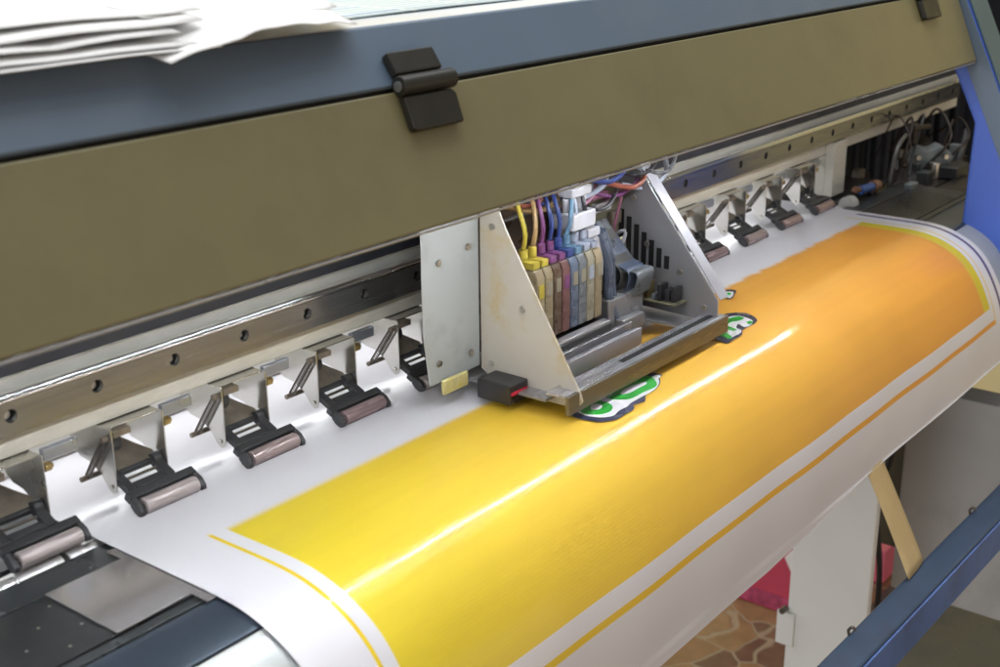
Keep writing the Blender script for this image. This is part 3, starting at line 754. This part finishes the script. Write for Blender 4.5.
ban = obj('printed_banner', bm, 'vinyl', None, angle=180)
tag(ban, 'glossy white vinyl banner with yellow to orange print feeding over the curved apron', 'banner')

LETTERS = [
 ('ink_navy', [(0.3649, -0.1427), (0.3718, -0.1455), (0.393, -0.1387), (0.4088, -0.1426), (0.4245, -0.1424), (0.4522, -0.1403), (0.4704, -0.1379), (0.4788, -0.1396), (0.4779, -0.1424), (0.4805, -0.1454), (0.4822, -0.1547), (0.4761, -0.1561), (0.4723, -0.1593), (0.4656, -0.1625), (0.4542, -0.165), (0.4414, -0.1651), (0.4339, -0.1689), (0.4306, -0.1697), (0.4224, -0.1682), (0.4181, -0.1678), (0.4159, -0.1701), (0.4105, -0.1714), (0.4025, -0.1711), (0.3916, -0.1716), (0.3828, -0.1698), (0.374, -0.1659), (0.3683, -0.159), (0.3654, -0.1522)]),
 ('ink_white', [(0.3709, -0.1462), (0.3911, -0.14), (0.4069, -0.1439), (0.4224, -0.1437), (0.45, -0.1417), (0.4684, -0.1415), (0.4714, -0.1487), (0.4810, -0.1515), (0.4825, -0.1549), (0.4762, -0.1563), (0.4724, -0.1595), (0.4657, -0.1627), (0.4543, -0.1652), (0.4378, -0.1652), (0.4273, -0.1651), (0.4183, -0.1653), (0.4113, -0.1665), (0.4, -0.1661), (0.3909, -0.1677), (0.3845, -0.1665), (0.3773, -0.1626), (0.3726, -0.1571), (0.3707, -0.1529)]),
 ('ink_green', [(0.3782, -0.1461), (0.3867, -0.142), (0.3939, -0.1415), (0.4007, -0.1447), (0.4036, -0.1506), (0.403, -0.156), (0.4, -0.1595), (0.3936, -0.1616), (0.3859, -0.1602), (0.3798, -0.1566), (0.3761, -0.1514)]),
 ('ink_white', [(0.3854, -0.1475), (0.3913, -0.1455), (0.3972, -0.147), (0.3996, -0.151), (0.3978, -0.1544), (0.3918, -0.1567), (0.3852, -0.1551), (0.3822, -0.1516)]),
 ('ink_green', [(0.4129, -0.1455), (0.421, -0.1457), (0.4346, -0.1448), (0.4513, -0.1431), (0.4668, -0.1436), (0.469, -0.1479), (0.469, -0.1525), (0.4655, -0.1575), (0.4618, -0.1609), (0.4556, -0.1624), (0.4425, -0.1611), (0.4283, -0.1611), (0.4209, -0.1586), (0.4145, -0.1523)]),
 ('ink_white', [(0.4214, -0.1498), (0.4311, -0.1481), (0.4428, -0.1485), (0.4526, -0.1502), (0.4606, -0.152), (0.4639, -0.1545), (0.4595, -0.1567), (0.4496, -0.1566), (0.4352, -0.1567), (0.4261, -0.1559), (0.4205, -0.1528)]),
 ('ink_navy', [(0.5863, -0.142), (0.6154, -0.1343), (0.6461, -0.1207), (0.6626, -0.1303), (0.6633, -0.1397), (0.6562, -0.1505), (0.6444, -0.1539), (0.6291, -0.1535), (0.6207, -0.1543), (0.6122, -0.1584), (0.5981, -0.1585), (0.5853, -0.1592), (0.5831, -0.1541)]),
 ('ink_white', [(0.5918, -0.1442), (0.6216, -0.133), (0.6434, -0.1254), (0.655, -0.1322), (0.6553, -0.1429), (0.6515, -0.1504), (0.6393, -0.1544), (0.6299, -0.152), (0.6334, -0.1437), (0.6221, -0.1476), (0.6204, -0.154), (0.6124, -0.157), (0.5977, -0.1566), (0.5896, -0.1558)]),
 ('ink_green', [(0.6238, -0.1329), (0.6371, -0.131), (0.6491, -0.1343), (0.6486, -0.1406), (0.6395, -0.1405), (0.6319, -0.137), (0.622, -0.1392), (0.6201, -0.1487), (0.6148, -0.1484), (0.6143, -0.1413)]),
 ('ink_green', [(0.5949, -0.1445), (0.6037, -0.1432), (0.6001, -0.1543), (0.5936, -0.1547)]),
 ('ink_navy', [(0.5888, -0.1552), (0.5888, -0.1448), (0.5835, -0.1452), (0.5832, -0.1572)]),
 ('ink_green', [(0.6418, -0.1473), (0.6466, -0.1485), (0.6454, -0.1519), (0.6384, -0.1517)]),
 ('ink_navy', [(0.7105, -0.0839), (0.7194, -0.0865), (0.7225, -0.0931), (0.7166, -0.0967), (0.6938, -0.1037), (0.6956, -0.0948)]),
 ('ink_white', [(0.7065, -0.0854), (0.7144, -0.0892), (0.7141, -0.0957), (0.6964, -0.1016), (0.6983, -0.0929)]),
 ('ink_green', [(0.7052, -0.0907), (0.7107, -0.0912), (0.7089, -0.0956), (0.7022, -0.0958)]),
]
def lettering(group_ids, name):
    bm = BM()
    order = {}
    for idx in group_ids:
        mm, pts = LETTERS[idx]
        lev = order.get('n', 0); order['n'] = lev + 1
        b2 = BM()
        cx_, cy_ = sum(p[0] for p in pts) / len(pts), sum(p[1] for p in pts) / len(pts)
        k_ = {3: .72, 5: .78, 1: .955, 7: .90}.get(idx, 1.) if mm == 'ink_white' else (1.08 if mm == 'ink_green' else 1.)
        pts = [(cx_ + (x - cx_) * k_, cy_ + (y - cy_) * k_) for x, y in pts]
        sm = smooth_path([(x, y, 0) for x, y in pts + pts[:1]], 3)[:-1]
        f = b2.faces.new([b2.verts.new(p) for p in sm])
        for k in range(12):
            y = -.125 - .004 * k
            bmesh.ops.bisect_plane(b2, geom=b2.verts[:] + b2.edges[:] + b2.faces[:], plane_co=(0, y, 0), plane_no=(0, 1, 0))
        bmesh.ops.triangulate(b2, faces=b2.faces[:])
        mi = ['ink_navy', 'ink_white', 'ink_green'].index(mm)
        mp = {v: bm.verts.new((v.co.x, v.co.y, z_at_y(v.co.y) + .0009 + .00012 * lev)) for v in b2.verts}
        for f in b2.faces:
            g = bm.faces.new([mp[v] for v in f.verts]); g.material_index = mi
        b2.free()
    for f in bm.faces:
        if f.normal.z < 0: f.normal_flip()
    return obj(name, bm, ['ink_navy', 'ink_white', 'ink_green'], ban, smooth=False)
lettering(range(0, 6), 'printed_letters'); lettering(range(6, 12), 'printed_letters'); lettering(range(12, 15), 'printed_letters')

# ----------------------------------------------------------------------------- loose things on and around the machine
def sheet_obj(name, fn, nu, nv, material, label, cat, group=None, thick=.0):
    bm = BM(); g = [[bm.verts.new(fn(i / nu, j / nv)) for j in range(nv + 1)] for i in range(nu + 1)]
    for i in range(nu):
        for j in range(nv):
            bm.faces.new((g[i][j], g[i + 1][j], g[i + 1][j + 1], g[i][j + 1]))
    o = obj(name, bm, material, None, angle=180)
    if thick:
        md = o.modifiers.new('thickness', 'SOLIDIFY'); md.thickness = thick; md.offset = 0
    return tag(o, label, cat, group)

# thin steel media guard at the left edge of the vinyl
bm = BM()
pts = [(-.0272, -.0568), (.0246, -.0568), (.0246, -.0428), (.0345, -.0428), (.0318, -.1360), (.0236, -.1366), (.0236, -.1222), (-.0272, -.1236)]
a = [bm.verts.new((x, y, -.0866)) for x, y in pts]; b = [bm.verts.new((x, y, -.0858)) for x, y in pts]
bm.faces.new(a); bm.faces.new(list(reversed(b)))
for i in range(len(pts)): bm.faces.new((a[i], a[(i + 1) % len(pts)], b[(i + 1) % len(pts)], b[i]))
tag(obj('media_guard', bm, 'guard', None, .0003), 'thin brushed steel guard plate lying flat on the dark platen beside the vinyl edge', 'guard plate')

# masking tape from the vinyl's edge down to the take-up bar
T0a, T0b = Vector((.7025, -.2478, -.2262)), Vector((.7395, -.2478, -.2262)); T1a, T1b = Vector((.7106, -.2960, -.3300)), Vector((.7575, -.2925, -.3310))
def tape(u, v):
    p = T0a.lerp(T1a, u).lerp(T0b.lerp(T1b, u), v)
    return p + Vector((0, -.0006 * math.sin(math.pi * u) - .0008 * math.sin(math.pi * v), 0))
sheet_obj('masking_tape', tape, 14, 4, 'tape', 'strip of beige masking tape from the banner edge to the navy bar', 'tape', thick=.0003)

# papers heaped on the white hood top
M['paper'] = mat('white_office_paper', (.86, .86, .85), .65, 0, .02, 8)
def paper(label, corners, seed, wave=.0025, mm='paper', droop=None):
    c = [Vector(p) for p in corners]; rnd = random.Random(seed); ph = [rnd.uniform(0, 6) for _ in range(6)]
    def fn(u, v):
        p = c[0].lerp(c[1], u).lerp(c[3].lerp(c[2], u), v)
        w = wave * (math.sin(u * 5 + ph[0] + v * 2) * .6 + math.sin(v * 7 + ph[1]) * .4 + math.sin(u * 13 + v * 4 + ph[2]) * .25 + .55 * abs((u * 4.3 + v * 1.7 + ph[3]) % 2 - 1) + .4 * abs((u * 9.1 - v * 2.3 + ph[4]) % 2 - 1))
        p = p + Vector((.3 * w, .5 * w, abs(w)))
        if not droop: p = p - Vector((0, 0, .0014 * max(0., 1 - v / .12) ** 2 if seed > 1 else 0))
        if droop: p = p + droop(u, v)
        return p
    return sheet_obj('paper_sheet', fn, 26, 20, mm, label, 'paper', 'papers heaped on the hood', .00035)
zt = .2124
paper('lowest white sheet of the paper heap, lying along the blue hood edge', [(-.42, -.118, zt + .0012), (.075, -.124, zt + .0012), (.12, .10, zt + .001), (-.42, .10, zt + .001)], 1, .0012)
paper('white sheet second from the bottom of the heap, its front edge a purple shadow line', [(-.42, -.114, zt + .0045), (.070, -.117, zt + .0042), (.10, .09, zt + .005), (-.42, .10, zt + .005)], 2, .0022)
paper('white sheet in the middle of the heap with a rippled front edge', [(-.42, -.106, zt + .0085), (.062, -.108, zt + .0080), (.11, .10, zt + .009), (-.42, .12, zt + .009)], 3, .0028)
paper('white sheet second from the top of the heap', [(-.42, -.100, zt + .0125), (.085, -.098, zt + .0118), (.12, .10, zt + .013), (-.42, .12, zt + .014)], 4, .003)
paper('topmost white sheet of the heap at the upper left', [(-.42, -.090, zt + .0172), (.100, -.080, zt + .0160), (.15, .12, zt + .017), (-.42, .14, zt + .019)], 5, .003)
paper('creased cream sheet whose pointed corner hangs over the blue hood edge', [(.034, -.1330, zt - .0030), (.176, -.1240, zt + .004), (.245, -.010, zt + .010), (.060, .02, zt + .012)], 6, .0025,
      droop=lambda u, v: Vector((0, 0, .006 * math.sin(u * 3.1) * (1 - v))))
paper('curled white sheet behind the creased one, lifted at its right end', [(.055, -.085, zt + .012), (.215, -.070, zt + .008), (.255, .06, zt + .012), (.08, .09, zt + .0125)], 8, .004)
def table_material():
    m, t, b = nt('printed_table_sheet'); N, L = t.nodes, t.links
    co = N.new('ShaderNodeTexCoord'); br = N.new('ShaderNodeTexBrick')
    br.inputs['Scale'].default_value = 1.; br.inputs['Brick Width'].default_value = .062; br.inputs['Row Height'].default_value = .0115; br.inputs['Mortar Size'].default_value = .0026; br.offset = 0
    br.inputs['Color1'].default_value = (.42, .55, .68, 1); br.inputs['Color2'].default_value = (.62, .73, .70, 1); br.inputs['Mortar'].default_value = (.80, .85, .80, 1)
    L.new(co.outputs['Object'], br.inputs['Vector']); L.new(br.outputs['Color'], b.inputs['Base Color']); b.inputs['Roughness'].default_value = .35
    return m
M['tablesheet'] = table_material()
def flat(u, v):
    return Vector((lerp(.225, .60, u), lerp(-.070, .22, v), zt + .0010 + .0006 * math.sin(u * 7 + v * 3)))
sheet_obj('printed_sheet', flat, 16, 12, 'tablesheet', 'pale green and blue printed table sheet lying on the hood right of the paper heap', 'paper', thick=.0003)

# cartons on the floor beyond the stand
FL = -.95
cb = empty('floor_carton', (1.70, .26, FL))
tag(cb, 'raspberry red carton with a white label standing on the stone floor', 'carton')
bm = BM(); box(bm, 1.545, 1.80, .19, .300, FL, FL + .32); obj('carton_body', bm, 'redbox', cb, .003)
bm = BM(); box(bm, 1.5438, 1.5448, .192, .298, FL + .004, FL + .034); obj('printed_band', bm, 'lilac', cb)
bm = BM(); prism_axis(bm, [(.184, .085), (.1925, .091), (.2054, .114), (.1932, .132), (.184, .130)], (0, 1, 0), (0, 0, 1), (-1, 0, 0), (1.5448, 0, FL), .001); obj('paper_label', bm, 'paperlbl', cb)
bm = BM(); box(bm, 1.75, 1.86, .10, .17, FL, FL + .07)
tag(obj('pink_carton', bm, 'pinkbox', None, .003), 'small bright pink carton on the floor behind the tape strip', 'carton')

# ----------------------------------------------------------------------------- the setting
def floor_material():
    m, t, b = nt('crazy_paving_stone'); N, L = t.nodes, t.links
    co = N.new('ShaderNodeTexCoord')
    ns = N.new('ShaderNodeTexNoise'); ns.inputs['Scale'].default_value = 9; L.new(co.outputs['Object'], ns.inputs['Vector'])
    ad = N.new('ShaderNodeMix'); ad.data_type = 'VECTOR'; ad.inputs['Factor'].default_value = .045
    L.new(co.outputs['Object'], ad.inputs['A']); L.new(ns.outputs['Color'], ad.inputs['B'])
    v1 = N.new('ShaderNodeTexVoronoi'); v1.feature = 'DISTANCE_TO_EDGE'; v1.inputs['Scale'].default_value = 10.5
    v2 = N.new('ShaderNodeTexVoronoi'); v2.feature = 'F1'; v2.inputs['Scale'].default_value = 10.5
    for v in (v1, v2): L.new(ad.outputs['Result'], v.inputs['Vector'])
    sp = N.new('ShaderNodeSeparateColor'); L.new(v2.outputs['Color'], sp.inputs['Color'])
    rp = N.new('ShaderNodeValToRGB'); L.new(sp.outputs['Red'], rp.inputs['Fac'])
    e = rp.color_ramp.elements; e[0].color = (.30, .165, .075, 1); e[1].color = (.16, .07, .04, 1)
    for p, c in ((.3, (.33, .20, .09)), (.55, (.26, .12, .06)), (.8, (.20, .13, .075))): k = e.new(p); k.color = (*c, 1)
    n2 = N.new('ShaderNodeTexNoise'); n2.inputs['Scale'].default_value = 26; n2.inputs['Detail'].default_value = 6; L.new(co.outputs['Object'], n2.inputs['Vector'])
    r2 = N.new('ShaderNodeMapRange'); r2.inputs['To Min'].default_value = .55; r2.inputs['To Max'].default_value = 1.4; L.new(n2.outputs['Fac'], r2.inputs['Value'])
    mu = N.new('ShaderNodeMix'); mu.data_type = 'RGBA'; mu.blend_type = 'MULTIPLY'; mu.inputs['Factor'].default_value = 1
    L.new(rp.outputs['Color'], mu.inputs['A']); L.new(r2.outputs['Result'], mu.inputs['B'])
    st = N.new('ShaderNodeMapRange'); st.inputs['From Min'].default_value = .010; st.inputs['From Max'].default_value = .024; L.new(v1.outputs['Distance'], st.inputs['Value'])
    mx = N.new('ShaderNodeMix'); mx.data_type = 'RGBA'; L.new(st.outputs['Result'], mx.inputs['Factor'])
    mx.inputs['A'].default_value = (.38, .29, .18, 1); L.new(mu.outputs['Result'], mx.inputs['B'])
    L.new(mx.outputs['Result'], b.inputs['Base Color']); b.inputs['Roughness'].default_value = .4
    bp = N.new('ShaderNodeBump'); bp.inputs['Strength'].default_value = .4; bp.inputs['Distance'].default_value = .004
    L.new(st.outputs['Result'], bp.inputs['Height']); L.new(bp.outputs['Normal'], b.inputs['Normal'])
    return m
M['floor'] = floor_material()
bm = BM(); bm.faces.new([bm.verts.new(p) for p in ((-2.5, -2.5, FL), (5, -2.5, FL), (5, 3.2, FL), (-2.5, 3.2, FL))])
tag(obj('floor', bm, 'floor', None), kind='structure')
bm = BM(); box(bm, 1.1, 3.2, -1.2, .085, FL + .001, FL + .006)
tag(obj('floor_patch', bm, 'mat', None, .002), 'dull grey green floor patch below the navy take-up bar', 'mat')  # darker, glossier stretch of floor, drawn as a thin slab
bm = BM(); box(bm, 2.62, 2.70, -1.2, 3.2, FL, .9); box(bm, 2.612, 2.6195, .305, .312, FL, -.2)
tag(obj('back_wall', bm, 'wall', None), kind='structure')

# ----------------------------------------------------------------------------- camera
cam = bpy.data.cameras.new('camera'); co = bpy.data.objects.new('camera', cam); COL.objects.link(co); S.camera = co
f = 1300.
Xa = Vector((1070, -455, f)).normalized(); D = Vector((30, (1070 * 30 + f * f) / 455, f)).normalized(); Za = -D; Ya = Za.cross(Xa)
right = Vector((Xa.x, Ya.x, Za.x)); down = Vector((Xa.y, Ya.y, Za.y)); fwd = Vector((Xa.z, Ya.z, Za.z))
mw = Matrix.Identity(4)
for i in range(3): mw[i][0], mw[i][1], mw[i][2] = right[i], -down[i], -fwd[i]
mw.translation = Vector((-.3794, -.6605, .2911 + LIFT))
co.matrix_world = mw
cam.sensor_width = 36; cam.lens = 46.8; cam.clip_start = .02; cam.clip_end = 60
cam.dof.use_dof = True; cam.dof.focus_distance = 1.06; cam.dof.aperture_fstop = 10; cam.dof.aperture_blades = 7

# ----------------------------------------------------------------------------- lamps of the print shop, with added unseen fills
def area(name, loc, target, sx, sy, power, col=(1, 1, 1), spread=None):
    l = bpy.data.lights.new(name, 'AREA'); l.shape = 'RECTANGLE'; l.size = sx; l.size_y = sy; l.energy = power; l.color = col
    if spread: l.spread = math.radians(spread)
    o = bpy.data.objects.new(name, l); COL.objects.link(o)
    loc = Vector(loc) + Vector((0, 0, LIFT)); tgt = Vector(target) + Vector((0, 0, LIFT))
    z = (loc - tgt).normalized(); xx = Vector((1, 0, 0)); xx = (xx - z * xx.dot(z)).normalized(); yy = z.cross(xx)
    m = Matrix.Identity(4)
    for i in range(3): m[i][0], m[i][1], m[i][2] = xx[i], yy[i], z[i]
    m.translation = loc; o.matrix_world = m
    return o
area('ceiling_tube_lamp', (.60, -.02, 1.50), (.60, -.02, 0), 2.3, .6, 14, (.95, .975, 1.))
area('ceiling_panel_lamp', (.3, -.45, 1.9), (.5, -.15, 0), 2.2, .9, 7.5, (1., .97, .93))
area('warm_bounce_fill', (.9, -2.2, -.35), (.7, -.2, -.2), 2.4, 1.0, 7.0, (1., .80, .56))  # added fill standing in for warm light bounced onto the vinyl front
area('left_window_lamp', (-1.9, .25, .10), (.6, -.05, -.15), 1.5, 2.0, 36, (.96, .98, 1.))
area('rear_glow_fill', (.42, .088, -.0375), (.42, .05, -.09), 1.4, .008, .45, (.97, .98, 1.))  # added fill under the beam for the white glow behind the brackets
area('hood_top_fill', (.35, .75, 1.15), (.35, .25, .2), 1.6, .6, 9, (1., .99, .97))  # added fill that brightens the papers and hood top only
area('window_light', (.4, 2.6, 1.2), (.4, 0, .1), 3.2, 1.9, 48, (.95, .98, 1.))

w = bpy.data.worlds.new('World'); S.world = w; w.use_nodes = True
N, L = w.node_tree.nodes, w.node_tree.links
bg = N['Background']
tc = N.new('ShaderNodeTexCoord'); sp = N.new('ShaderNodeSeparateXYZ'); L.new(tc.outputs['Generated'], sp.inputs['Vector'])
rp = N.new('ShaderNodeValToRGB'); mr = N.new('ShaderNodeMapRange'); mr.inputs['From Min'].default_value = -1; L.new(sp.outputs['Z'], mr.inputs['Value']); L.new(mr.outputs['Result'], rp.inputs['Fac'])
e = rp.color_ramp.elements; e[0].position = .25; e[0].color = (.60, .46, .34, 1); e[1].position = .8; e[1].color = (.62, .63, .64, 1)
k = e.new(.5); k.color = (.56, .49, .43, 1)
L.new(rp.outputs['Color'], bg.inputs['Color']); bg.inputs['Strength'].default_value = .50

S.view_settings.view_transform = 'Standard'; S.view_settings.look = 'None'; S.view_settings.exposure = 0; S.view_settings.gamma = 1
S.render.engine = 'CYCLES'
S.cycles.use_denoising = True
S.cycles.max_bounces = 8; S.cycles.sample_clamp_indirect = 6; S.cycles.caustics_reflective = False
